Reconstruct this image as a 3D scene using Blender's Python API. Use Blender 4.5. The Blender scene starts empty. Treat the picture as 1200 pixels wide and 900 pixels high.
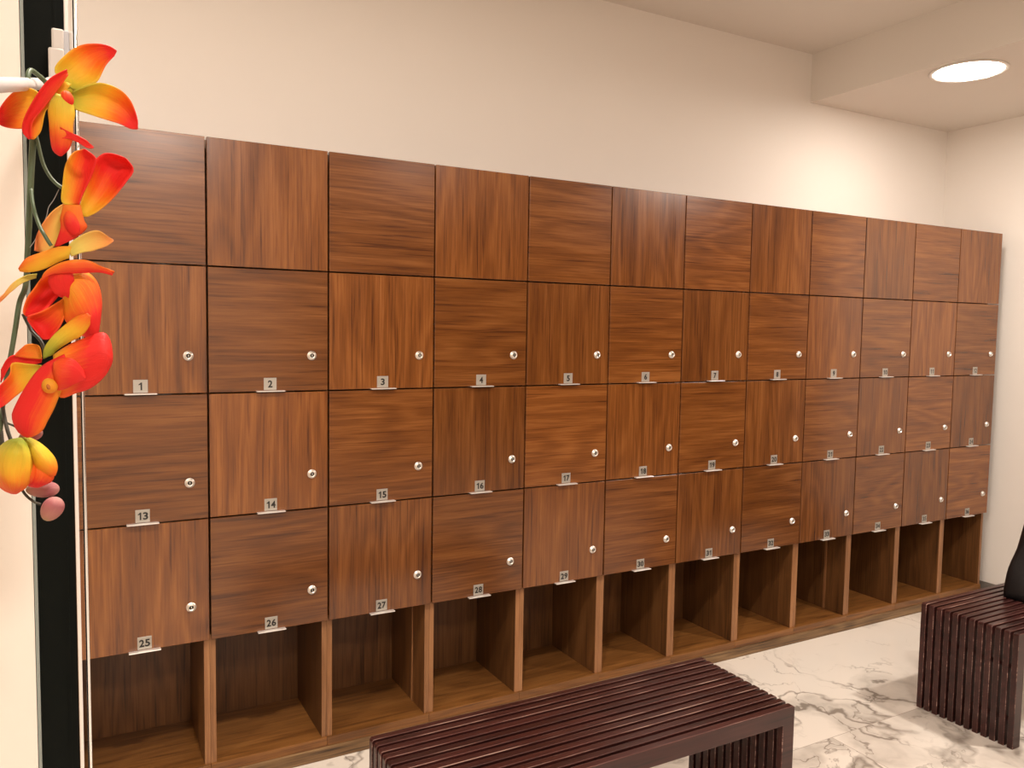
import bpy, bmesh, math, random
from mathutils import Vector, Matrix
random.seed(7)
C = bpy.context.scene.collection

# ------------------------------------------------------------------ camera data
F = 940.096; YAW = 0.504465; PITCH = -0.0691295; ROLL = 0.0160574
CAM = Vector((0.00526, -2.675654, 1.520268))
W = 0.38605                      # width of one locker column
fw = Vector((math.sin(YAW)*math.cos(PITCH), math.cos(YAW)*math.cos(PITCH), math.sin(PITCH)))
r0 = fw.cross(Vector((0, 0, 1))).normalized(); u0 = r0.cross(fw)
rt = r0*math.cos(ROLL) + u0*math.sin(ROLL); up = -r0*math.sin(ROLL) + u0*math.cos(ROLL)

def at(px, py, Y):
    """point seen at (px, py) that lies in the plane y = Y (used to read sizes of the flowers)"""
    d = fw + rt*((px-600)/F) - up*((py-450)/F)
    return CAM + d*((Y-CAM.y)/d.y)

# ------------------------------------------------------------------ materials
def mat(name, col=(.5, .5, .5), rough=.5, metal=0., spec=.5):
    m = bpy.data.materials.new(name); m.use_nodes = True
    b = m.node_tree.nodes['Principled BSDF']
    b.inputs['Base Color'].default_value = (*col, 1); b.inputs['Roughness'].default_value = rough
    b.inputs['Metallic'].default_value = metal; b.inputs['Specular IOR Level'].default_value = spec
    return m

class NT:
    def __init__(s, m): s.t = m.node_tree; s.n = s.t.nodes; s.b = s.n['Principled BSDF']
    def new(s, ty, **kw):
        n = s.n.new(ty)
        for k, v in kw.items(): setattr(n, k, v)
        return n
    def link(s, a, b): s.t.links.new(a, b)
    def math(s, op, a, b=None, clamp=False):
        n = s.new('ShaderNodeMath', operation=op); n.use_clamp = clamp
        for i, v in enumerate((a, b)):
            if v is None: continue
            if isinstance(v, (int, float)): n.inputs[i].default_value = v
            else: s.link(v, n.inputs[i])
        return n.outputs[0]
    def vmath(s, op, a, b):
        n = s.new('ShaderNodeVectorMath', operation=op)
        for i, v in enumerate((a, b)):
            if isinstance(v, tuple): n.inputs[i].default_value = v
            else: s.link(v, n.inputs[i])
        return n.outputs[0]
    def noise(s, vec, scale, detail=4, rough=.55, dist=0):
        n = s.new('ShaderNodeTexNoise'); s.link(vec, n.inputs['Vector'])
        n.inputs['Scale'].default_value = scale; n.inputs['Detail'].default_value = detail
        n.inputs['Roughness'].default_value = rough; n.inputs['Distortion'].default_value = dist
        return n.outputs['Fac']
    def ramp(s, fac, stops):
        n = s.new('ShaderNodeValToRGB'); s.link(fac, n.inputs[0]); e = n.color_ramp.elements
        while len(e) < len(stops): e.new(.5)
        for x, (p, c) in zip(e, stops): x.position = p; x.color = (*c, 1)
        return n.outputs[0]
    def mix(s, fac, a, b, mode='MIX'):
        n = s.new('ShaderNodeMix', data_type='RGBA', blend_type=mode)
        for i, v in ((0, fac), (6, a), (7, b)):
            if isinstance(v, (int, float)): n.inputs[i].default_value = v
            elif isinstance(v, tuple): n.inputs[i].default_value = (*v, 1)
            else: s.link(v, n.inputs[i])
        return n.outputs[2]
    def bump(s, h, strength, dist=.001):
        n = s.new('ShaderNodeBump'); s.link(h, n.inputs['Height'])
        n.inputs['Strength'].default_value = strength; n.inputs['Distance'].default_value = dist
        s.link(n.outputs[0], s.b.inputs['Normal'])

def wood(name, axis, dark, mid, light, rough=.3, spec=.5, bright=1., ring=1., coat=0.):
    """veneer with the grain along `axis` ('x', 'y' or 'z' of the object)"""
    m = mat(name, mid, rough, 0, spec); t = NT(m)
    tc = t.new('ShaderNodeTexCoord').outputs['Object']
    info = t.new('ShaderNodeObjectInfo').outputs['Random']
    off = t.new('ShaderNodeCombineXYZ')
    t.link(t.math('MULTIPLY', info, 37.), off.inputs[0]); t.link(t.math('MULTIPLY', info, 91.), off.inputs[1]); t.link(t.math('MULTIPLY', info, 53.), off.inputs[2])
    def st(al, ac):
        v = [ac, ac, ac]; v['xyz'.index(axis)] = al
        return t.vmath('ADD', t.vmath('MULTIPLY', tc, tuple(v)), off.outputs[0])
    n1 = t.noise(st(.75, 4.6), 1.0, 2, .5, .35)                       # broad figure -> cathedrals
    rings = t.math('ADD', t.math('MULTIPLY', t.math('SINE', t.math('MULTIPLY', n1, 62.*ring)), .5), .5)
    n2 = t.noise(st(1.5, 30.), 1.0, 5, .65, .25)                      # streaks
    n3 = t.noise(st(5., 170.), 1.0, 4, .65)                           # pores and fibres
    pr_ = t.new('ShaderNodeMapRange'); pr_.interpolation_type = 'SMOOTHSTEP'; t.link(t.noise(st(3.2, 120.), 1.0, 3, .6, .1), pr_.inputs[0]); pr_.inputs[1].default_value = .52; pr_.inputs[2].default_value = .72
    n4 = t.noise(st(.6, 7.), 1.3, 3, .5, .5)                         # smoky bands
    f = t.math('ADD', t.math('ADD', t.math('MULTIPLY', rings, .12), t.math('MULTIPLY', n2, .52)), t.math('MULTIPLY', n3, .52))
    f = t.math('ADD', f, t.math('MULTIPLY', n4, .28))
    f = t.math('SUBTRACT', f, t.math('ADD', t.math('MULTIPLY', pr_.outputs[0], .22), .205))
    col = t.ramp(f, [(.22, dark), (.5, mid), (.80, light)])
    tone = t.math('ADD', t.math('MULTIPLY', info, .40), .80*bright)
    col = t.mix(1., col, t.ramp(t.math('MULTIPLY', tone, .5), [(0, (0, 0, 0)), (1, (2, 2, 2))]), 'MULTIPLY')
    t.link(col, t.b.inputs['Base Color'])
    t.link(t.math('ADD', t.math('MULTIPLY', n2, .12), rough-.06), t.b.inputs['Roughness'])
    t.bump(n3, .05, .0006)
    if coat:
        t.b.inputs['Coat Weight'].default_value = coat; t.b.inputs['Coat Roughness'].default_value = .12
    return m

D_, M_, L_ = (.066, .019, .0048), (.152, .049, .0098), (.262, .097, .0225)
WV = wood('walnut_veneer_upright', 'z', D_, M_, L_, .24, .7)
WH = wood('walnut_veneer_level', 'x', D_, M_, L_, .24, .7)
WIN = wood('walnut_carcass_upright', 'z', (.050, .019, .006), (.128, .052, .015), (.205, .09, .029), .42)
WDK = wood('walnut_deck_level', 'x', (.075, .027, .007), (.205, .082, .020), (.31, .137, .038), .34)
WED = wood('walnut_edge_strip', 'z', (.15, .062, .022), (.27, .122, .048), (.38, .19, .08), .4)
WPL = wood('worn_walnut_plinth', 'x', (.04, .02, .009), (.20, .11, .045), (.42, .27, .13), .45)
BEN = wood('dark_mahogany_lacquer', 'x', (.013, .0042, .0038), (.034, .0082, .0070), (.058, .018, .0145), .30, .4, coat=.12)
BENE = wood('worn_mahogany_arris', 'x', (.025, .009, .008), (.085, .030, .024), (.60, .42, .34), .45)

def paint(name, col, rough=.85):
    m = mat(name, col, rough, 0, .25); t = NT(m)
    tc = t.new('ShaderNodeTexCoord').outputs['Object']
    n = t.noise(tc, 2.2, 3); k = t.noise(tc, 320., 2)
    t.link(t.mix(t.math('MULTIPLY', n, .5), col, tuple(c*.95 for c in col)), t.b.inputs['Base Color'])
    t.bump(k, .05, .001)
    return m
WALL = paint('warm_white_wall_paint', (.80, .755, .70))
CEIL = paint('matt_ceiling_paint', (.72, .67, .61))
DARK_REFLECT = wood('unseen_reflected_walnut', 'z', D_, M_, L_, .4)  # dark walnut for unseen walls, added so the middle doors reflect dark

def marble():
    m = mat('veined_marble_tile', (.8, .75, .68), .16, 0, .5); t = NT(m)
    tc = t.new('ShaderNodeTexCoord').outputs['Object']
    br = t.new('ShaderNodeTexBrick'); br.offset = .209; br.offset_frequency = 2
    shift = t.vmath('ADD', tc, (1.8*4-2.497, .705+.8*6, 0)); t.link(shift, br.inputs['Vector'])
    br.inputs['Scale'].default_value = 1; br.inputs['Mortar Size'].default_value = .0014; br.inputs['Mortar Smooth'].default_value = .2
    br.inputs['Brick Width'].default_value = 1.8; br.inputs['Row Height'].default_value = .8
    br.inputs['Color1'].default_value = (0, 0, 0, 1); br.inputs['Color2'].default_value = (1, 1, 1, 1); br.inputs['Mortar'].default_value = (.5, .5, .5, 1)
    p = t.vmath('ADD', tc, t.vmath('MULTIPLY', br.outputs['Color'], (3.1, 7.3, 1.7)))
    wn = t.new('ShaderNodeTexNoise'); t.link(p, wn.inputs['Vector']); wn.inputs['Scale'].default_value = 2.2; wn.inputs['Detail'].default_value = 5
    q = t.vmath('ADD', p, t.vmath('MULTIPLY', t.vmath('SUBTRACT', wn.outputs['Color'], (.5, .5, .5)), (.55, .55, .55)))
    def vein(scale, width, vec=q, detail=3):
        n = t.noise(vec, scale, detail, .5)
        a = t.math('ABSOLUTE', t.math('SUBTRACT', n, .5))
        return t.math('SUBTRACT', 1., t.math('DIVIDE', a, width), True)
    patch = t.noise(q, 1.9, 4, .6)
    pm = t.new('ShaderNodeMapRange'); t.link(patch, pm.inputs[0]); pm.inputs[1].default_value = .40; pm.inputs[2].default_value = .58
    v1 = t.math('MULTIPLY', vein(1.5, .013), t.math('ADD', t.math('MULTIPLY', pm.outputs[0], .80), .15))
    v2 = t.math('MULTIPLY', vein(4.2, .014, q, 5), t.math('MULTIPLY', pm.outputs[0], .65))
    v3 = t.math('MULTIPLY', vein(1.2, .07, q, 6), t.math('MULTIPLY', pm.outputs[0], .50))
    vv = t.math('ADD', t.math('ADD', v1, v2), v3, True)
    base = t.mix(t.noise(p, 1.2, 3), (.82, .77, .70), (.70, .64, .565))
    col = t.mix(vv, base, (.26, .225, .19))
    col = t.mix(br.outputs['Fac'], col, (.40, .35, .30))
    t.link(col, t.b.inputs['Base Color'])
    return m
MARBLE = marble()

STEEL = mat('brushed_steel', (.42, .395, .35), .42, .5)
CHROME = mat('polished_chrome', (.84, .83, .81), .12, 1.)
SATIN = mat('satin_nickel', (.86, .83, .78), .28, 1.)
ALU = mat('white_anodised_aluminium', (.85, .82, .78), .3, .25)
LIP = mat('pale_anodised_pull', (.85, .83, .80), .35, .6)
PLASTIC = mat('white_plastic', (.62, .585, .55), .4)
RODM = mat('white_lacquered_rod', (.56, .525, .51), .35)
GREYP = mat('grey_plastic', (.52, .53, .57), .35)
INK = mat('black_numeral', (.012, .011, .01), .5)
HOLE = mat('dark_keyway', (.03, .025, .02), .5, .4)
BLACKG = mat('black_gloss_laminate', (.004, .0055, .0045), .3, 0, .08)
GLASSEDGE = mat('green_grey_glass_edge', (.27, .31, .29), .3)
CREAM = mat('cream_back_painted_panel', (.90, .84, .765), .3)
BASEB = mat('grey_stone_skirting', (.17, .15, .13), .4)
FABRIC = mat('black_leather', (.007, .007, .008), .42)
_t = NT(FABRIC); _t.bump(_t.noise(_t.new('ShaderNodeTexCoord').outputs['Object'], 90., 4), .35, .003)
TRIMW = mat('white_lamp_trim', (.8, .76, .7), .4)

def emit(name, col, s):
    m = mat(name, col, .5); b = m.node_tree.nodes['Principled BSDF']
    b.inputs['Emission Color'].default_value = (*col, 1); b.inputs['Emission Strength'].default_value = s
    return m

# ------------------------------------------------------------------ mesh helpers
def finish(name, bm, mats, parent=None, smooth=False, loc=None):
    me = bpy.data.meshes.new(name); bmesh.ops.recalc_face_normals(bm, faces=bm.faces[:]); bm.to_mesh(me); bm.free()
    for m in (mats if isinstance(mats, (list, tuple)) else [mats]): me.materials.append(m)
    if smooth:
        for p in me.polygons: p.use_smooth = True
    o = bpy.data.objects.new(name, me); C.objects.link(o)
    if parent: o.parent = parent
    if loc is not None: o.location = loc
    return o

def add_box(bm, x0, x1, y0, y1, z0, z1, bev=0., seg=2):
    r = bmesh.ops.create_cube(bm, size=1)
    for v in r['verts']:
        v.co = Vector((x0+(v.co.x+.5)*(x1-x0), y0+(v.co.y+.5)*(y1-y0), z0+(v.co.z+.5)*(z1-z0)))
    if bev:
        es = list({e for v in r['verts'] for e in v.link_edges})
        bmesh.ops.bevel(bm, geom=es, offset=bev, segments=seg, affect='EDGES', profile=.5)

def box(name, b, m, parent=None, bev=0., loc=None):
    """box given in parent space; its own origin sits at its centre so that grain differs from board to board"""
    c = Vector(((b[0]+b[1])/2, (b[2]+b[3])/2, (b[4]+b[5])/2))
    bm = bmesh.new(); add_box(bm, b[0]-c.x, b[1]-c.x, b[2]-c.y, b[3]-c.y, b[4]-c.z, b[5]-c.z, bev)
    return finish(name, bm, m, parent, False, c if loc is None else loc)

def add_lathe(bm, prof, axis='z', n=32, org=(0, 0, 0)):
    """prof: list of (radius, height); closed at both ends when radius is 0"""
    rings = []
    org = Vector(org)
    for rr, h in prof:
        if rr == 0: vs = [bm.verts.new((0, 0, h))]
        else: vs = [bm.verts.new((rr*math.cos(2*math.pi*i/n), rr*math.sin(2*math.pi*i/n), h)) for i in range(n)]
        rings.append(vs)
    for a, b in zip(rings, rings[1:]):
        for i in range(n):
            j = (i+1) % n
            if len(a) == 1 and len(b) == 1: continue
            if len(a) == 1: bm.faces.new((a[0], b[i], b[j]))
            elif len(b) == 1: bm.faces.new((a[i], a[j], b[0]))
            else: bm.faces.new((a[i], a[j], b[j], b[i]))
    for vs in rings:
        for v in vs:
            c = v.co.copy()
            if axis == 'y': c = Vector((c.x, -c.z, c.y))          # height runs towards -y
            elif axis == 'x': c = Vector((c.z, c.x, c.y))
            v.co = c+org

def catmull(P, k=8):
    P = [Vector(p) for p in P]; out = []
    for i in range(len(P)-1):
        a, b, c, d = P[max(i-1, 0)], P[i], P[i+1], P[min(i+2, len(P)-1)]
        for s in range(k):
            t = s/k
            out.append(.5*((2*b)+(c-a)*t+(2*a-5*b+4*c-d)*t*t+(3*b-a-3*c+d)*t**3))
    out.append(P[-1]); return out

def add_tube(bm, P, rad, n=10, smooth=6):
    pts = catmull(P, smooth) if smooth else [Vector(p) for p in P]
    rings = []; ref = Vector((0, 1, 0))
    for i, p in enumerate(pts):
        d = (pts[min(i+1, len(pts)-1)]-pts[max(i-1, 0)]).normalized()
        s = d.cross(ref)
        if s.length < 1e-3: s = d.cross(Vector((1, 0, 0)))
        s.normalize(); t = s.cross(d)
        R = rad(i/(len(pts)-1)) if callable(rad) else rad
        rings.append([bm.verts.new(p+s*R*math.cos(2*math.pi*k/n)+t*R*math.sin(2*math.pi*k/n)) for k in range(n)])
    for a, b in zip(rings, rings[1:]):
        for k in range(n): bm.faces.new((a[k], a[(k+1) % n], b[(k+1) % n], b[k]))
    bm.faces.new(rings[0]); bm.faces.new(rings[-1])

def empty(name, loc, label=None, cat=None, group=None):
    o = bpy.data.objects.new(name, None); C.objects.link(o); o.location = loc; o.empty_display_size = .05
    if label: o['label'] = label; o['category'] = cat
    if group: o['group'] = group
    return o

def struct(o): o['kind'] = 'structure'; return o

# ------------------------------------------------------------------ the room
XL, XR, YB, YF, ZC, ZS, XS = -1.6, 4.72, .42, -5.2, 3.01, 2.757, 3.52
struct(box('floor', (XL-.1, XR+.1, YF-.1, YB+.1, -.1, 0), MARBLE, loc=(0, 0, 0)))
fl = bpy.data.objects['floor']; fl.data.transform(Matrix.Translation(((XL+XR)/2, (YF+YB)/2, -.05)))
struct(box('ceiling', (XL-.1, XR+.1, YF-.1, YB+.1, ZC, ZC+.1), CEIL))
struct(box('wall_back', (XL-.1, XR+.1, YB, YB+.1, 0, ZC), WALL))
struct(box('wall_right', (XR, XR+.1, -1.25, YB, 0, ZC), WALL))
struct(box('wall_right', (XR, XR+.1, YF, -1.25, 0, ZC), DARK_REFLECT))  # unseen stretch made dark for its reflection in the doors
struct(box('wall_left', (XL-.1, XL, YF, YB, 0, ZC), WALL))
struct(box('wall_front', (XL-.1, 1.9, YF-.1, YF, 0, ZC), WALL))
struct(box('wall_front', (1.9, XR+.1, YF-.1, YF, 0, ZC), DARK_REFLECT))  # unseen part of the wall, darkened to shape the door reflections
# lowered soffit over the far end, with a round hole for the lamp
LX, LY, LR = 3.7148, -.3275, .150
bm = bmesh.new()
n = 48; inner = [bm.verts.new((LX+LR*math.cos(2*math.pi*i/n), LY+LR*math.sin(2*math.pi*i/n), ZS)) for i in range(n)]
outer_pts = []
for i in range(n):
    a = 2*math.pi*i/n; c, s = math.cos(a), math.sin(a)
    k = min(((XR-LX)/c if c > 1e-6 else (XS-LX)/c if c < -1e-6 else 9e9), ((YB-LY)/s if s > 1e-6 else (YF-LY)/s if s < -1e-6 else 9e9))
    outer_pts.append((LX+c*k, LY+s*k))
corners = [(XR, YB), (XS, YB), (XS, YF), (XR, YF)]
ov = [bm.verts.new((x, y, ZS)) for x, y in outer_pts]
for i in range(n):
    j = (i+1) % n
    a, b = outer_pts[i], outer_pts[j]
    mid = [c for c in corners if (abs(a[0]-b[0]) > 1e-6 and abs(a[1]-b[1]) > 1e-6) and ((abs(c[0]-a[0]) < 1e-5 or abs(c[1]-a[1]) < 1e-5) and (abs(c[0]-b[0]) < 1e-5 or abs(c[1]-b[1]) < 1e-5))]
    cs = [bm.verts.new((mid[0][0], mid[0][1], ZS))] if mid else []
    bm.faces.new([inner[i], ov[i]]+cs+[ov[j], inner[j]])
    # side of the recess
    if i == 0: up_ring = [bm.verts.new((v.co.x, v.co.y, ZS+.05)) for v in inner]
    bm.faces.new([inner[i], inner[j], up_ring[j], up_ring[i]])
a = [bm.verts.new(p) for p in ((XS, YF, ZS), (XS, YB, ZS), (XS, YB, ZC), (XS, YF, ZC))]
bm.faces.new(a)
struct(finish('ceiling', bm, CEIL)).name = 'ceiling_soffit'
struct(box('baseboard_right', (XR-.008, XR, -1.25, YB, 0, .072), BASEB))

# ------------------------------------------------------------------ lamp in the soffit
WARM = (1., .885, .78)
lamp = empty('recessed_downlight', (LX, LY, ZS), 'large round glowing downlight recessed in the lowered ceiling soffit', 'ceiling light')
bm = bmesh.new(); add_lathe(bm, [(LR-.006, .0), (LR+.014, -.0005), (LR+.017, -.003), (LR+.013, -.006), (LR-.002, -.006), (LR-.006, 0)], n=64)
finish('trim_ring', bm, TRIMW, lamp, True)
bm = bmesh.new(); add_lathe(bm, [(0, -.014), (LR*.5, -.0125), (LR*.8, -.0075), (LR-.007, -.001), (LR-.0065, .012), (0, .012)], n=64)
dif = finish('diffuser', bm, emit('lamp_diffuser', (1., .89, .79), 38.), lamp)
dif['label'] = 'glowing white diffuser disc'

def light(name, loc, power, size=.16, spread=math.pi, col=WARM, rot=None):
    l = bpy.data.lights.new(name, 'AREA'); l.shape = 'DISK'; l.size = size; l.energy = power; l.color = col; l.spread = spread
    o = bpy.data.objects.new(name, l); C.objects.link(o); o.location = loc
    if rot: o.rotation_euler = rot
    return o
for i, (x, y, p) in enumerate([(.40, -1.70, 30), (1.9, -1.8, 7), (-1.0, -1.3, 12), (.55, -3.7, 34), (2.6, -3.8, 8)]):
    light('unseen_ceiling_fill', (x, y, ZC-.01), p, .5 if y < -3.5 and p > 20 else .16)  # unseen lamps added overhead to brighten walls, left panel and lockers
light('unseen_soffit_fill', (LX+.1, -1.75, ZS-.01), 34)  # unseen lamp added to lift the bounce light under the soffit

# ------------------------------------------------------------------ lockers
GAP = .0024; DT = .019
NUMS = lambda k: (k+1, k+13, k+25)
ORD = ['leftmost', 'second from the left', 'third from the left', 'fourth from the left', 'fifth from the left', 'sixth from the left',
       'seventh from the left', 'eighth from the left', 'ninth from the left', 'tenth from the left', 'second from the right end', 'at the right end by the wall']

bm = bmesh.new(); add_box(bm, 0, 12*W, .007, .40, 0, .0455, .003)
pl = finish('locker_plinth', bm, WPL)
pl['label'] = 'long worn walnut plinth along the floor under all the lockers'; pl['category'] = 'plinth'

def door_mesh():
    bm = bmesh.new(); add_box(bm, -W/2+.0030, W/2-.0030, -.0095, .0095, -.2+GAP, .2-GAP, .0009, 1); return bm
def mesh_from(bm, mats, smooth=False):
    me = bpy.data.meshes.new('m'); bmesh.ops.recalc_face_normals(bm, faces=bm.faces[:]); bm.to_mesh(me); bm.free()
    for m in mats: me.materials.append(m)
    if smooth:
        for p in me.polygons: p.use_smooth = True
    return me
DOOR = {}
for key, m in (('v', WV), ('h', WH)):
    DOOR[key] = mesh_from(door_mesh(), [m]); DOOR[key].name = 'locker_door_'+key
# cam lock: flanged barrel with a keyway
bm = bmesh.new()
add_lathe(bm, [(0, 0), (.0152, 0), (.0152, .0028), (.0142, .004), (.0122, .0046), (.0108, .0094), (.0098, .0102), (.0074, .0102), (.0070, .0072), (0, .0072)], 'y', 28)
for f in bm.faces: f.material_index = 1 if all((v.co.x**2+v.co.z**2)**.5 < .0072 for v in f.verts) else 0
add_box(bm, -.0009, .0009, -.0079, -.0068, -.0042, .0042)
LOCK = mesh_from(bm, [SATIN, HOLE], False); LOCK.name = 'cam_lock'
for p in LOCK.polygons: p.use_smooth = p.material_index == 0
# number plate with the folded pull lip
bm = bmesh.new(); add_box(bm, -.0205, .0205, -.0016, 0, .0015, .0415, .0007, 1)
PLATE = mesh_from(bm, [STEEL]); PLATE.name = 'number_plate'
bm = bmesh.new(); add_box(bm, -.0455, .0455, -.019, 0, -.0020, .0012, .0007, 1)
PULL = mesh_from(bm, [LIP]); PULL.name = 'pull_lip'

ONE = [(-.0052, .0148), (-.0052, .0186), (-.0016, .0204), (.0006, .0235), (.0044, .0235), (.0044, 0), (-.0001, 0), (-.0001, .0172)]
def numeral_mesh(txt):
    bm = bmesh.new(); n = len(txt)
    for i, ch in enumerate(txt):
        dx = (i-(n-1)/2)*.0163
        if ch == '1':
            a = [bm.verts.new((x+dx, -.0002, z-.01175)) for x, z in ONE]; b = [bm.verts.new((x+dx, .0002, z-.01175)) for x, z in ONE]
            bm.faces.new(a); bm.faces.new(b[::-1])
            for q in range(8): bm.faces.new((a[q], b[q], b[(q+1) % 8], a[(q+1) % 8]))
            continue
        cu = bpy.data.curves.new('numeral', 'FONT'); cu.body = ch; cu.size = .03; cu.extrude = .0002; cu.offset = .0009; cu.resolution_u = 4
        o = bpy.data.objects.new('numeral_source', cu); C.objects.link(o)
        dg = bpy.context.evaluated_depsgraph_get(); me = bpy.data.meshes.new_from_object(o.evaluated_get(dg))
        bpy.data.objects.remove(o); bpy.data.curves.remove(cu)
        xs = [v.co.x for v in me.vertices]; ys = [v.co.y for v in me.vertices]
        x0, x1, y0, y1 = min(xs), max(xs), min(ys), max(ys)
        for v in me.vertices:
            v.co = Vector((dx+((v.co.x-x0)/(x1-x0)-.5)*.0146, -v.co.z, ((v.co.y-y0)/(y1-y0)-.5)*.0235))
        bm.from_mesh(me); bpy.data.meshes.remove(me)
    return mesh_from(bm, [INK])

def child(name, me, parent, loc):
    o = bpy.data.objects.new(name, me); C.objects.link(o); o.parent = parent; o.location = loc; return o

SIDE = DECK = BACK = TOP = SHELF = EDGE = None
hw = W/2
for k in range(12):
    a, b, c = NUMS(k)
    t = empty('walnut_locker', ((k+.5)*W, 0, .0455),
              'walnut locker column with doors numbered %d, %d and %d above an open cubby' % (a, b, c), 'locker', 'walnut locker columns')
    z0 = -.0455                                                    # floor level in column space
    if k == 0:
        deck = box('deck', (-hw+.0004, hw-.0004, .013, .40, 0, .0325), WDK, t, .0012); DECK = deck.data
        sides = []
        for s in (-1, 1):
            xa, xb = (-hw+.0004, -hw+.018) if s < 0 else (hw-.018, hw-.0004)
            bm = bmesh.new(); zm = 1.03; xm = (xa+xb)/2
            add_box(bm, xa-xm, xb-xm, .0235, .40, .0327-zm, .512+z0-zm); add_box(bm, xa-xm, xb-xm, .062, .40, .512+z0-zm, 2.1+z0-zm)
            p = finish('side_panel', bm, WIN, t, False, (xm, 0, zm)); sides.append(p)
            e = box('edge_strip', (xa, xb, .0205, .0234, .0327, .512+z0), WED, t)
            e['label'] = 'paler walnut edge strip'
            p_edge = e
            if s < 0: e0 = e
            else: e1 = e
        back = box('back_panel', (-hw+.0182, hw-.0182, .362, .378, .0327, .5455), WIN, t)
        top = box('top_panel', (-hw+.0182, hw-.0182, .0205, .40, 2.0805+z0, 2.0985+z0), WH, t)
        shelf = box('shelf', (-hw+.0182, hw-.0182, .0205, .361, .503+z0, .52+z0), WDK, t)
        proto = [deck, sides[0], sides[1], e0, e1, back, top, shelf]
    else:
        for p in proto:
            q = p.copy(); C.objects.link(q); q.parent = t
            if 'label' in p.keys(): q['label'] = p['label']
    for rrow in range(4):                                          # 0 = top row
        zc = 2.1-.4*rrow-.2+z0
        key = 'h' if (k+rrow) % 2 == 0 else 'v'
        d = child('door', DOOR[key], t, (0, .0095, zc))
        if rrow:
            n_ = NUMS(k)[rrow-1]
            child('cam_lock', LOCK, d, (hw-.0575, -.0095, -.2+.119))
            child('number_plate', PLATE, d, (-.001, -.0095, -.2+.005))
            child('pull', PULL, d, (-.001, -.0095, -.2+.0035))
            child('numeral', numeral_mesh(str(n_)), d, (-.001, -.0115, -.2+.0265))
    if k in (2, 8):
        box('joint_batten', (hw-.0215, hw-.0185, .135, .147, .0335, .50+z0), WED, t)

# ------------------------------------------------------------------ slatted benches
def u_mesh(L, H=.435, bar=.052, leg=.046, th=.0215):
    bm = bmesh.new()
    pr = [(0, 0), (leg, 0), (leg, H-bar), (L-leg, H-bar), (L-leg, 0), (L, 0), (L, H), (0, H)]
    fa = [bm.verts.new((x-L/2, 0, z)) for x, z in pr]; f1 = [bm.verts.new((x-L/2, th, z)) for x, z in pr]
    bm.faces.new(fa); bm.faces.new(f1[::-1])
    for i in range(8): bm.faces.new((fa[i], f1[i], f1[(i+1) % 8], fa[(i+1) % 8]))
    bmesh.ops.recalc_face_normals(bm, faces=bm.faces[:])
    # soften the two outer shoulders, then all arrises (these carry the wear)
    sh = [e for e in bm.edges if all(v.co.z > H-.001 for v in e.verts) and abs(e.verts[0].co.x-e.verts[1].co.x) < 1e-5]
    bmesh.ops.bevel(bm, geom=sh, offset=.008, segments=4, affect='EDGES', profile=.5)
    es = [e for e in bm.edges if len(e.link_faces) == 2 and e.calc_face_angle(0) > .9]
    bmesh.ops.bevel(bm, geom=es, offset=.0016, segments=2, affect='EDGES', profile=.5, material=1)
    me = mesh_from(bm, [BEN, BENE]); me.name = 'bench_slat'; return me
SLAT = u_mesh(1.16)
def bench(x0, yfront, D, label):
    N = 12; th = .0215; L = 1.16
    t = empty('slatted_bench', (x0+L/2, yfront, 0), label, 'bench', 'dark slatted benches')
    pitch = (D-th)/(N-1)
    for i in range(N):
        child('slat', SLAT, t, (0, i*pitch, 0))
    for x in (-L*.32, L*.32):
        box('cross_rail', (x-.02, x+.02, .004, D-.004, .388, .408), BEN, t)
    for s in (-1, 1):
        for z in (.1, .3):
            xm = s*(L/2-.023)
            box('leg_dowel', (xm-.006, xm+.006, .004, D-.004, z-.006, z+.006), BEN, t)
    return t
bench(.681, -1.092, .392, 'dark mahogany slatted bench with worn edges and an empty top')
bench(3.02, -1.075, .385, 'dark mahogany slatted bench with a black bag on it by the right wall')

# ------------------------------------------------------------------ black bag on the far bench
bag = empty('leather_bag', (3.572, -.86, .4355), 'soft black leather bag standing on the far slatted bench', 'bag')
bm = bmesh.new()
nz, na = 15, 40
prev = None
for i in range(nz):
    h = i/(nz-1); z = .40*h
    sx = .175*(1-.36*h)+.003*math.sin(9*h); sy = .085*(1-.72*h**1.6)+.004
    if i == 0: sx *= .985; sy *= .94
    cx = .045*h
    ring = []
    for j in range(na):
        a = 2*math.pi*j/na; c, s = math.cos(a), math.sin(a); e = .42
        x = cx+sx*abs(c)**e*(1 if c >= 0 else -1); y = sy*abs(s)**e*(1 if s >= 0 else -1)
        y += .007*math.sin(5*x/.1+7*h)*h*(1-h)*2; x += .003*math.sin(11*h+3*a)*(h*(1-h)*3)
        ring.append(bm.verts.new((x, y, z)))
    if prev:
        for j in range(na): bm.faces.new((prev[j], prev[(j+1) % na], ring[(j+1) % na], ring[j]))
    else: bm.faces.new(ring[::-1])
    prev = ring
bm.faces.new(prev)
finish('body', bm, FABRIC, bag, True)
for y in (-.022, .022):
    bm = bmesh.new(); add_tube(bm, [(-.03, y, .37), (-.02, y, .46), (.045, y, .53), (.11, y, .46), (.12, y, .37)], .006, 10)
    finish('handle', bm, FABRIC, bag, True)

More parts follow.
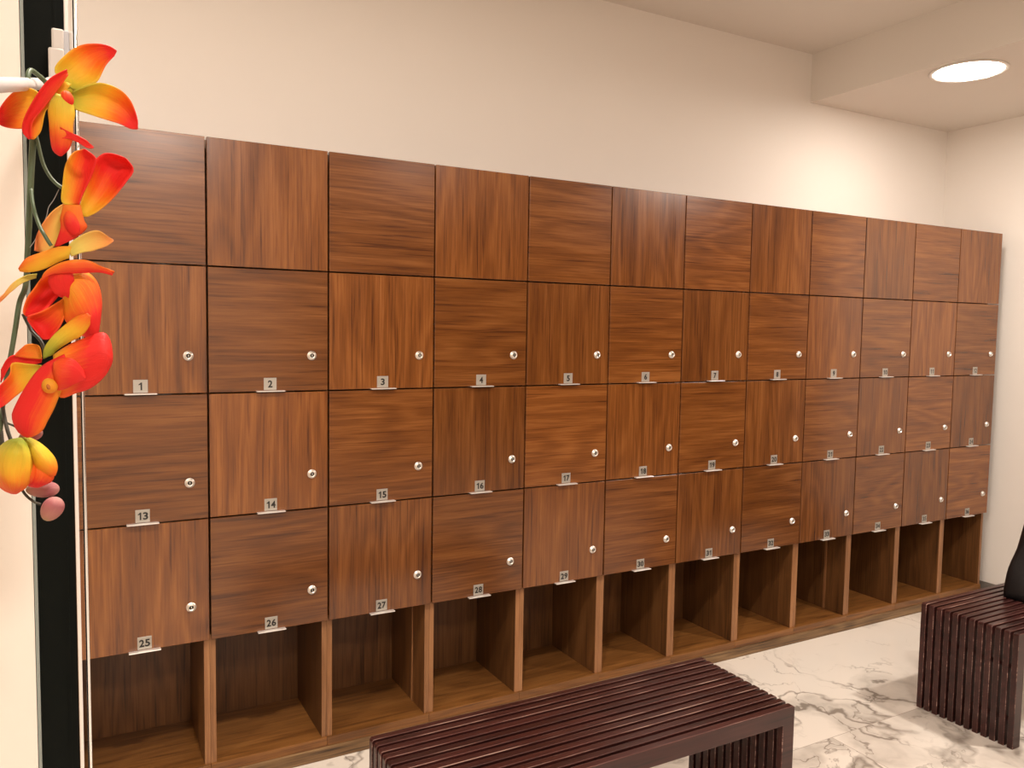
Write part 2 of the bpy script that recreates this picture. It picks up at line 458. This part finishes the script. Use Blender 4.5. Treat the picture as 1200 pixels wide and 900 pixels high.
# ------------------------------------------------------------------ partition end, posts, bracket and rod at the left
YP = -1.84
xj0, xj1, xe = at(38.3, 450, YP).x, at(84.2, 450, YP).x, at(34.2, 450, YP).x
struct(box('wall_left_partition', (XL, xe-.0005, YP, YP+.05, 0, ZC), CREAM))
o = struct(box('trim_1', (xe, xj0, YP-.0005, YP+.05, 0, ZC), GLASSEDGE))
o = struct(box('trim_2', (xj0+.0003, xj1, YP+.002, YP+.05, 0, ZC), BLACKG))
xg = at(72, 450, YP).x
struct(box('trim_3', (xg, xg+.0022, YP-.0003, YP+.0018, 0, ZC), BLACKG))
a0, a1 = at(84.6, 450, YP).x, at(89.2, 450, YP).x
o = box('aluminium_strip', (a0, a1, YP-.003, YP+.012, 0, ZC), ALU, None, .0006)
o['label'] = 'slim white aluminium strip running up the edge of the black panel'; o['category'] = 'metal strip'
b0 = at(96.6, 450, YP+.02).x
pole = empty('chrome_pole', (b0, YP+.02, 0), 'thin polished chrome pole just right of the white aluminium strip', 'pole')
bm = bmesh.new(); add_lathe(bm, [(0, 0), (.0018, 0), (.0018, ZC), (0, ZC)], n=20); finish('shaft', bm, CHROME, pole, True)
bm = bmesh.new(); add_lathe(bm, [(0, 0), (.007, 0), (.007, .003), (.003, .006), (0, .006)], n=24); finish('base_flange', bm, CHROME, pole, True)

YK = -1.868
br = empty('rod_bracket', at(66, 80, YK), 'white plastic clamp bracket on the pole holding the rod', 'bracket')
def loc(px, py, Y): return at(px, py, Y)-br.location
def pbox(name, px0, px1, py0, py1, y0, y1, m, bev):
    A, B = loc(px0, py1, y0), loc(px1, py0, y0)
    o = box(name, (A.x, B.x, y0-br.location.y, y1-br.location.y, A.z, B.z), m, br, bev); return o
pbox('clamp_body', 60.5, 74.5, 34, 57, YK-.004, YK+.014, PLASTIC, .0016)
pbox('clamp_foot', 57.5, 75, 57, 108, YK-.006, YK+.014, PLASTIC, .0016)
o = pbox('sleeve', 75, 81, 36, 108, YK-.002, YK+.012, GREYP, .0012)
pbox('sleeve_cap', 81, 85.5, 37, 58, YK-.002, YK+.020, PLASTIC, .0012)

P0 = at(62, 98, YK+.0); YR = -2.022; P1 = at(33, 98.7, YR)
dr = (P1-P0).normalized(); P2 = P1+dr*.26
rod = empty('hanging_rod', P0, 'white round rod reaching left from the clamp bracket', 'rod')
bm = bmesh.new(); add_tube(bm, [P0-P0, P2-P0], .0043, 24, 0); finish('rod_shaft', bm, RODM, rod, True)
bm = bmesh.new(); add_tube(bm, [P0-P0-dr*.001, dr*.012], .0056, 24, 0); finish('rod_collar', bm, PLASTIC, rod, True)

# ------------------------------------------------------------------ silk orchid garland
YO = -2.045
def petal_mat(name, stops, rough=.55):
    m = mat(name, (1, .3, .05), rough, 0, .3); t = NT(m)
    uv = t.new('ShaderNodeUVMap').outputs[0]; sp = t.new('ShaderNodeSeparateXYZ'); t.link(uv, sp.inputs[0])
    tc = t.new('ShaderNodeTexCoord').outputs['Object']
    wob = t.math('MULTIPLY', t.math('SUBTRACT', t.noise(tc, 60., 3), .5), .22)
    vein = t.noise(t.vmath('MULTIPLY', uv, (38., 2., 1.)), 1., 3)
    f = t.math('ADD', t.math('ADD', sp.outputs[1], wob), t.math('MULTIPLY', t.math('SUBTRACT', vein, .5), .20))
    t.link(t.ramp(f, stops), t.b.inputs['Base Color'])
    t.bump(vein, .5, .0012)
    t.b.inputs['Subsurface Weight'].default_value = 0.0
    # thin cloth lets a little light through
    tr = t.new('ShaderNodeBsdfTranslucent'); t.link(t.ramp(f, stops), tr.inputs[0])
    mx = t.new('ShaderNodeMixShader'); mx.inputs[0].default_value = .25
    out = t.n['Material Output']; t.link(t.b.outputs[0], mx.inputs[1]); t.link(tr.outputs[0], mx.inputs[2]); t.link(mx.outputs[0], out.inputs[0])
    return m
G, Yl, Or, Rd = (.36, .42, .04), (.86, .50, .03), (.88, .17, .014), (.80, .026, .020)
PET = petal_mat('orange_red_petal', [(0., G), (.22, (.72, .56, .045)), (.42, Yl), (.66, Or), (.86, Rd)])
LIPM = petal_mat('orange_lip', [(0., (.85, .40, .03)), (.45, Or), (.8, Rd)])
PALE = petal_mat('pale_yellow_petal', [(0., (.52, .52, .09)), (.38, (.84, .66, .15)), (.72, (.88, .40, .10)), (1., (.85, .14, .08))])
BUDM = petal_mat('mauve_bud', [(0., (.40, .36, .14)), (.3, (.52, .24, .19)), (.65, (.40, .13, .14)), (1., (.58, .30, .26))])
STEM = mat('green_stem', (.045, .075, .030), .5)
_t = NT(STEM); _tc = _t.new('ShaderNodeTexCoord').outputs['Object']
_t.link(_t.mix(_t.noise(_tc, 30., 3), (.040, .075, .030), (.10, .135, .07)), _t.b.inputs['Base Color'])
STEMD = mat('dark_brown_green_stem', (.035, .032, .018), .55)
THREAD = mat('grey_thread', (.35, .34, .33), .6)

ORG = at(40, 95, YO)
garland = empty('orchid_garland', ORG, 'hanging silk garland of orange and yellow orchids on a green stem', 'artificial flowers')

def resample(P, n):
    P = catmull([Vector((p[0], p[1], 0)) for p in P], 8)
    L = [0]
    for a, b in zip(P, P[1:]): L.append(L[-1]+(b-a).length)
    out = []; j = 0
    for i in range(n):
        s = L[-1]*i/(n-1)
        while j < len(L)-2 and L[j+1] < s: j += 1
        k = (s-L[j])/max(L[j+1]-L[j], 1e-9)
        out.append(P[j].lerp(P[j+1], min(max(k, 0), 1)))
    return out

def petal(name, parent, left, right, y0, y1, cup=.006, v=(0., 1.), across=None, m=None, ruffle=.0013, nu=17, nv=24, arch=0., thick=.0007):
    """a cloth petal: two edges that run from base to tip, depth y0 (base) to y1 (tip), cupped across by `cup` metres"""
    bm = bmesh.new(); uvl = bm.loops.layers.uv.new('UVMap')
    A, B = resample(left, nv), resample(right, nv); grid = []
    ph = random.random()*6
    for i in range(nv):
        s = i/(nv-1); row = []
        for j in range(nu):
            u = j/(nu-1); q = A[i].lerp(B[i], u)
            wdt = (B[i]-A[i]).length
            y = y0+(y1-y0)*s + arch*4*s*(1-s) + cup*(1-(2*u-1)**2)*min(1, wdt/40.)
            y += ruffle*math.sin(7*s+ph+(5 if u > .5 else 0))*abs(2*u-1)**2*s
            row.append(bm.verts.new(at(q.x, q.y, YO+y)-parent['o'] if False else at(q.x, q.y, YO+y)-ORGS[parent.name]))
        grid.append(row)
    for i in range(nv-1):
        for j in range(nu-1):
            f = bm.faces.new((grid[i][j], grid[i][j+1], grid[i+1][j+1], grid[i+1][j])); f.smooth = True
            for l, (ii, jj) in zip(f.loops, ((i, j), (i, j+1), (i+1, j+1), (i+1, j))):
                s, u = ii/(nv-1), jj/(nu-1)
                vv = v[0]+(v[1]-v[0])*s
                if across: vv = (across[0]+(across[1]-across[0])*u)*.65+vv*.35
                l[uvl].uv = (u, vv)
    me = bpy.data.meshes.new(name); bm.to_mesh(me); bm.free(); me.materials.append(m or PET)
    o = bpy.data.objects.new(name, me); C.objects.link(o); o.parent = parent
    so = o.modifiers.new('thickness', 'SOLIDIFY'); so.thickness = thick; so.offset = 0
    return o
ORGS = {garland.name: ORG}

def blob(name, parent, px, py, rx, ry, y, rot=0., m=None, depth=None, v=(0, 1), n=24, pinch=.12):
    """a plump bud or lip: an egg with its own depth; v runs from the base end to the tip"""
    bm = bmesh.new(); uvl = bm.loops.layers.uv.new('UVMap')
    c = at(px, py, YO+y); sc = (at(px+1, py, YO+y)-c).length
    R = Matrix.Rotation(-rot, 3, 'Y')
    rows = []
    nn = n//2
    for i in range(nn+1):
        th = math.pi*i/nn
        rr = math.sin(th)*(1-pinch*math.cos(th))
        rows.append([bm.verts.new(c-ORGS[parent.name]+R @ Vector((rx*sc*rr*math.cos(2*math.pi*j/n), (depth or min(rx, ry)*sc)*rr*math.sin(2*math.pi*j/n), ry*sc*math.cos(th)))) for j in range(n)] if 0 < i < nn
                    else [bm.verts.new(c-ORGS[parent.name]+R @ Vector((0, 0, ry*sc*math.cos(th))))])
    def F(vs, ss):
        f = bm.faces.new(vs); f.smooth = True
        for l, s in zip(f.loops, ss): l[uvl].uv = (s[1], v[0]+(v[1]-v[0])*s[0])
    for i in range(nn):
        for j in range(n):
            k = (j+1) % n; s0, s1 = i/nn, (i+1)/nn
            if i == 0: F((rows[0][0], rows[1][j], rows[1][k]), ((0, j/n), (s1, j/n), (s1, (j+1)/n)))
            elif i == nn-1: F((rows[i][j], rows[nn][0], rows[i][k]), ((s0, j/n), (1, j/n), (s0, (j+1)/n)))
            else: F((rows[i][j], rows[i+1][j], rows[i+1][k], rows[i][k]), ((s0, j/n), (s1, j/n), (s1, (j+1)/n), (s0, (j+1)/n)))
    me = bpy.data.meshes.new(name); bm.to_mesh(me); bm.free(); me.materials.append(m or LIPM)
    o = bpy.data.objects.new(name, me); C.objects.link(o); o.parent = parent
    return o

def flower(px, py, y, rx, ry, rot=0., v=(.2, 1.), label=None):
    """the flower's own mesh is its lip and column; the petals hang on it as children"""
    tmp = garland
    o = blob('orchid_flower', tmp, px, py, rx, ry, y, rot, LIPM, None, v)
    c = at(px, py, YO+y)
    o.data.transform(Matrix.Translation(-(c-ORG))); o.location = c-ORG
    ORGS[o.name] = c
    if label: o['label'] = label
    return o

Z1 = lambda *P: [(x/5.6235, 40+y/5.6235) for x, y in P]
Z2 = lambda *P: [(x/5.6235, 160+y/5.6235) for x, y in P]
Z3 = lambda *P: [(x/6., 250+y/6.) for x, y in P]
Z4 = lambda *P: [(x/5.293, 350+y/5.293) for x, y in P]
Z5 = lambda *P: [(x/6.427, 480+y/6.427) for x, y in P]

# --- first flower, the open one at the top
f1 = flower(78, 115.5, -.020, 8.5, 10.5, .1, (.45, .9), 'wide open orange orchid at the top of the garland')
petal('petal', f1, Z1((455, 350), (360, 240), (430, 140), (530, 75), (640, 63), (720, 78), (768, 108)), Z1((505, 372), (570, 340), (640, 310), (690, 215), (725, 170), (755, 140), (768, 112)), -.010, -.004, .007, (.05, 1.02))
petal('petal', f1, Z1((480, 380), (560, 345), (660, 322), (780, 360), (860, 440), (905, 560), (908, 622)), Z1((472, 440), (490, 490), (600, 530), (700, 562), (790, 590), (860, 622), (906, 626)), -.012, -.006, .008, (.02, 1.0))
petal('petal', f1, Z1((290, 440), (240, 375), (180, 357), (110, 370), (50, 420), (0, 490), (-25, 550)), Z1((290, 520), (230, 590), (180, 618), (110, 622), (50, 615), (0, 596), (-22, 560)), -.004, .000, .006, (.22, 1.0))
petal('petal', f1, Z1((440, 232), (330, 292), (250, 390), (180, 510), (148, 600), (155, 660), (190, 692)), Z1((448, 268), (390, 350), (300, 470), (225, 560), (205, 620), (205, 660), (200, 690)), -.024, -.022, .006, (.7, 1.), (.98, .80))
petal('petal', f1, Z1((400, 300), (330, 400), (250, 510), (215, 570), (200, 620), (205, 692)), Z1((470, 330), (390, 420), (310, 490), (290, 540), (270, 640), (225, 694)), -.017, -.017, .004, (.25, .78), (.75, .30))
petal('petal', f1, Z1((370, 390), (320, 470), (325, 580), (335, 700), (352, 770), (395, 803)), Z1((470, 420), (492, 520), (480, 600), (478, 680), (455, 755), (402, 803)), -.019, -.024, -.007, (.12, 1.0))
petal('petal', f1, Z1((395, 610), (450, 640), (510, 668), (575, 705), (618, 748)), Z1((410, 690), (455, 690), (520, 718), (575, 748), (614, 750)), -.027, -.024, .002, (.75, 1.0), m=LIPM)

blob('flower_centre', f1, 78, 105, 10, 9, -.004, 0., PET, .005, (.0, .22))
# --- second flower, seen from the side
f2 = flower(84, 262, -.016, 9, 17, .25, (.5, 1.0), 'orange orchid seen from the side, second from the top')
petal('petal', f2, Z2((520, 480), (545, 400), (590, 270), (628, 160), (690, 112), (760, 118), (820, 140)), Z2((550, 525), (580, 525), (650, 488), (740, 410), (830, 300), (880, 220), (835, 150)), -.006, -.004, .010, (.30, 1.25))
petal('petal', f2, Z2((440, 450), (405, 420), (415, 300), (432, 190), (480, 110), (545, 83)), Z2((520, 450), (540, 390), (590, 290), (625, 200), (630, 140), (560, 84)), -.010, -.008, .006, (.10, 1.1), (.35, 1.2))
petal('petal', f2, Z2((425, 440), (350, 490), (285, 570), (240, 660), (228, 752)), Z2((435, 470), (420, 540), (400, 620), (365, 710), (300, 770)), -.008, -.010, .006, (.22, .9), (.85, .25), m=PALE)
petal('petal', f2, Z2((420, 450), (398, 540), (400, 600), (370, 700), (360, 722)), Z2((530, 450), (552, 550), (572, 600), (500, 665), (380, 726)), -.013, -.015, -.005, (.30, 1.0), m=LIPM)
petal('petal', f2, Z2((440, 740), (480, 690), (560, 640), (640, 620), (700, 650), (748, 684)), Z2((470, 790), (540, 765), (610, 752), (690, 725), (720, 708), (748, 688)), -.017, -.012, .005, (.22, .80), m=PALE)
petal('petal', f2, Z2((470, 725), (380, 728), (280, 762), (180, 800), (135, 850), (122, 872)), Z2((455, 800), (390, 825), (320, 860), (250, 885), (180, 893), (130, 886)), -.018, -.016, -.004, (.30, .80), (.62, .28))

# --- third flower, a cup seen from above
f3 = flower(74.5, 337, -.008, 11, 14, .1, (.6, 1.), 'cup shaped orange orchid, third from the top')
petal('petal', f3, Z3((300, 440), (330, 400), (420, 350), (520, 328), (620, 333), (720, 375), (806, 408)), Z3((285, 478), (360, 430), (430, 422), (540, 420), (640, 415), (700, 415), (790, 436)), -.022, -.020, -.004, (.6, .85), (.55, .92))
petal('petal', f3, Z3((370, 420), (300, 450), (240, 530), (190, 600), (163, 690), (180, 722)), Z3((440, 470), (420, 560), (385, 610), (330, 670), (270, 705), (185, 724)), -.004, -.012, .012, (.62, 1.15), (.55, 1.2))
petal('petal', f3, Z3((460, 590), (390, 635), (290, 692), (195, 728), (215, 780), (270, 850)), Z3((470, 640), (455, 720), (425, 790), (390, 840), (350, 882), (300, 884)), -.010, -.014, .008, (.55, .98))
petal('petal', f3, Z3((450, 430), (560, 405), (630, 425), (690, 500), (714, 620), (706, 740), (690, 850)), Z3((440, 560), (450, 640), (455, 740), (500, 800), (560, 850), (640, 880), (680, 870)), -.008, -.013, -.010, (.42, 1.02), m=PET)
petal('petal', f3, Z3((350, 420), (340, 480), (380, 560), (450, 580), (505, 605)), Z3((510, 420), (520, 470), (522, 520), (525, 560), (515, 608)), -.018, -.016, -.004, (.75, 1.0), m=LIPM)
petal('petal', f3, Z3((260, 425), (190, 435), (100, 480), (35, 555), (-20, 615)), Z3((255, 455), (205, 470), (140, 500), (70, 560), (-18, 640)), -.010, -.014, .002, (.1, .9), m=PALE)

# --- fourth flower, leaning down and left
f4 = flower(58.0, 452, -.032, 9.5, 10.5, .4, (-.1, .25), 'large red orchid leaning down left, lowest open flower')
petal('petal', f4, Z4((270, 375), (275, 310), (330, 230), (420, 150), (490, 102), (545, 92)), Z4((330, 345), (350, 320), (430, 268), (505, 230), (555, 165), (562, 105)), -.020, -.022, -.005, (-.02, .72))
petal('petal', f4, Z4((330, 350), (430, 285), (540, 240), (640, 210), (682, 260), (697, 340), (697, 372)), Z4((340, 470), (370, 610), (470, 585), (560, 555), (640, 490), (685, 420), (698, 380)), -.018, -.020, -.008, (.45, 1.3))
petal('petal', f4, Z4((400, 345), (265, 415), (170, 530), (95, 665), (75, 735), (108, 820), (165, 860)), Z4((430, 440), (365, 605), (330, 690), (290, 765), (268, 810), (225, 845), (175, 860)), -.026, -.026, -.006, (.55, 1.05), (1.15, .42))
petal('petal', f4, Z4((260, 415), (170, 405), (75, 400), (62, 470), (0, 540), (-40, 600)), Z4((245, 440), (200, 490), (150, 560), (90, 610), (30, 660), (-30, 690)), -.012, -.020, .005, (.12, .98))
petal('petal', f4, Z4((258, 360), (240, 292), (165, 285), (110, 330), (92, 356)), Z4((256, 372), (220, 372), (170, 368), (130, 362), (94, 360)), -.004, -.004, .003, (.45, .75))
petal('petal', f4, Z4((262, 372), (180, 362), (90, 350), (40, 380), (5, 440)), Z4((258, 396), (200, 408), (120, 400), (60, 420), (5, 520)), -.002, -.004, .003, (.85, 1.1))
petal('petal', f4, Z4((330, 400), (380, 370), (450, 375), (500, 420), (535, 490)), Z4((335, 470), (350, 560), (400, 560), (460, 530), (530, 500)), -.031, -.030, -.006, (.55, .98), m=LIPM, ruffle=.003)
blob('throat', f4, 56.8, 453, 3.0, 4.6, -.0345, .3, mat('dark_throat', (.45, .12, .01), .6), .003)

# --- half closed flower at the bottom
f5 = flower(24, 552, -.012, 23, 21, -.05, (.15, .9), 'half closed green and orange orchid bud near the bottom')
petal('petal', f5, Z5((150, 215), (60, 235), (-20, 300), (-70, 400), (-50, 520), (20, 600), (90, 632)), Z5((160, 215), (200, 260), (235, 340), (245, 420), (235, 500), (200, 580), (120, 634)), -.016, -.018, -.016, (-.08, .84), thick=.0009)
petal('petal', f5, Z5((165, 212), (190, 280), (215, 370), (255, 440), (310, 482), (385, 502)), Z5((215, 208), (290, 245), (360, 300), (415, 370), (432, 440), (415, 498)), -.012, -.014, -.011, (.05, .68))
petal('petal', f5, Z5((230, 380), (215, 450), (190, 520), (210, 570), (262, 585)), Z5((330, 430), (385, 470), (405, 505), (380, 545), (290, 585)), -.011, -.012, -.009, (.5, 1.0))

# --- small closed buds
for i, (px, py, rx, ry, rot, y, lb) in enumerate([(50.2, 573.5, 20, 11, -.25, .002, 'upper mauve bud behind the half closed flower'), (61, 596.5, 17, 13.5, .5, -.006, 'lowest mauve bud of the garland'), (36, 510, 15, 9, .1, .006, 'mauve bud tucked under the lowest open flower')]):
    # egg along its own long axis
    o = blob('bud', garland, px, py, ry, rx, y, rot+math.pi/2+ (0.55 if i == 1 else 0.2), BUDM, None, (0, 1))
    o['label'] = lb

# --- stems
def S(P, y, r, m, name, r1=None):
    bm = bmesh.new()
    pts = [at(p[0], p[1], YO+(p[2] if len(p) > 2 else y))-ORG for p in P]
    add_tube(bm, pts, (lambda s: r+(r1-r)*s) if r1 else r, 10, 6)
    return finish(name, bm, m, garland, True)
RO = YR-YO
S([(33.5, 114, RO-.0075), (33, 100, RO-.0072), (32.6, 89, RO-.0058), (36, 82.5, RO-.001), (44, 87.5, RO+.005), (54, 97, RO+.009), (60, 108, RO+.009)], 0, .0017, STEM, 'stem_hook')
S([(33.5, 112, RO-.0072), (36, 130, .012), (38.5, 160, .008), (36.5, 200, .006), (35.5, 225, .006), (34, 262, .006), (32, 300, .008), (30, 335, .008), (23, 354, .006), (18, 385, .004), (13.5, 412, .002), (8, 440, .002), (4, 470, .003), (1, 500, .003), (-4, 540, .004)], 0, .0022, STEM, 'main_stem', .0013)
S([(40, 150, .008), (44, 166, .006), (50, 190, .002), (58, 206, -.002), (67, 216, -.005), (73, 220, -.006)], 0, .0012, STEM, 'flower_stalk')
S([(36.5, 222, .004), (39, 242, -.004), (46, 264, -.014), (53, 277, -.019), (60, 288, -.0195)], 0, .0012, STEM, 'flower_stalk')
S([(27, 368, .005), (32, 378, .004), (38, 389, .001), (48, 400, -.006), (54, 416, -.014)], 0, .0011, STEMD, 'flower_stalk')
S([(2, 468, .002), (5, 488, .000), (9, 505, -.004), (14, 519, -.008)], 0, .0012, STEMD, 'flower_stalk')
S([(2, 492, .002), (9, 496, .002), (18, 500, .002), (26, 507, .004)], 0, .0007, STEMD, 'bud_stalk')
S([(20, 560, .000), (26, 574, .000), (32, 582, -.001), (40, 588, -.004), (48, 591, -.005)], 0, .0009, STEMD, 'bud_stalk')
S([(1.5, 505, .003), (3, 520, .000), (5, 535, -.004)], 0, .0011, STEMD, 'flower_stalk')
for px, py, y in ((23, 352, .006), (13.5, 411, .002), (36, 226, .006), (31, 298, .008)):
    pass
S([(69, 222, -.003), (63, 234, .000), (57, 243, .000), (54, 255, .002), (46, 272, .004), (40, 283, .004), (35, 290, .004)], 0, .00022, THREAD, 'loose_thread')

# ------------------------------------------------------------------ camera, world, colour
cd = bpy.data.cameras.new('camera'); cam = bpy.data.objects.new('camera', cd); C.objects.link(cam)
M = Matrix((rt, up, -fw)).transposed().to_4x4(); M.translation = CAM
cam.matrix_world = M
cd.sensor_width = 36; cd.sensor_fit = 'HORIZONTAL'; cd.lens = F/1200*36; cd.clip_start = .02
sc = bpy.context.scene; sc.camera = cam
w = bpy.data.worlds.new('world'); sc.world = w; w.use_nodes = True
w.node_tree.nodes['Background'].inputs[0].default_value = (1, .85, .7, 1); w.node_tree.nodes['Background'].inputs[1].default_value = .05
vs = sc.view_settings; vs.view_transform = 'Standard'; vs.look = 'None'; vs.gamma = 1; vs.exposure = .75; vs.use_curve_mapping = False
sc.cycles.max_bounces = 10; sc.cycles.diffuse_bounces = 6; sc.cycles.use_denoising = True
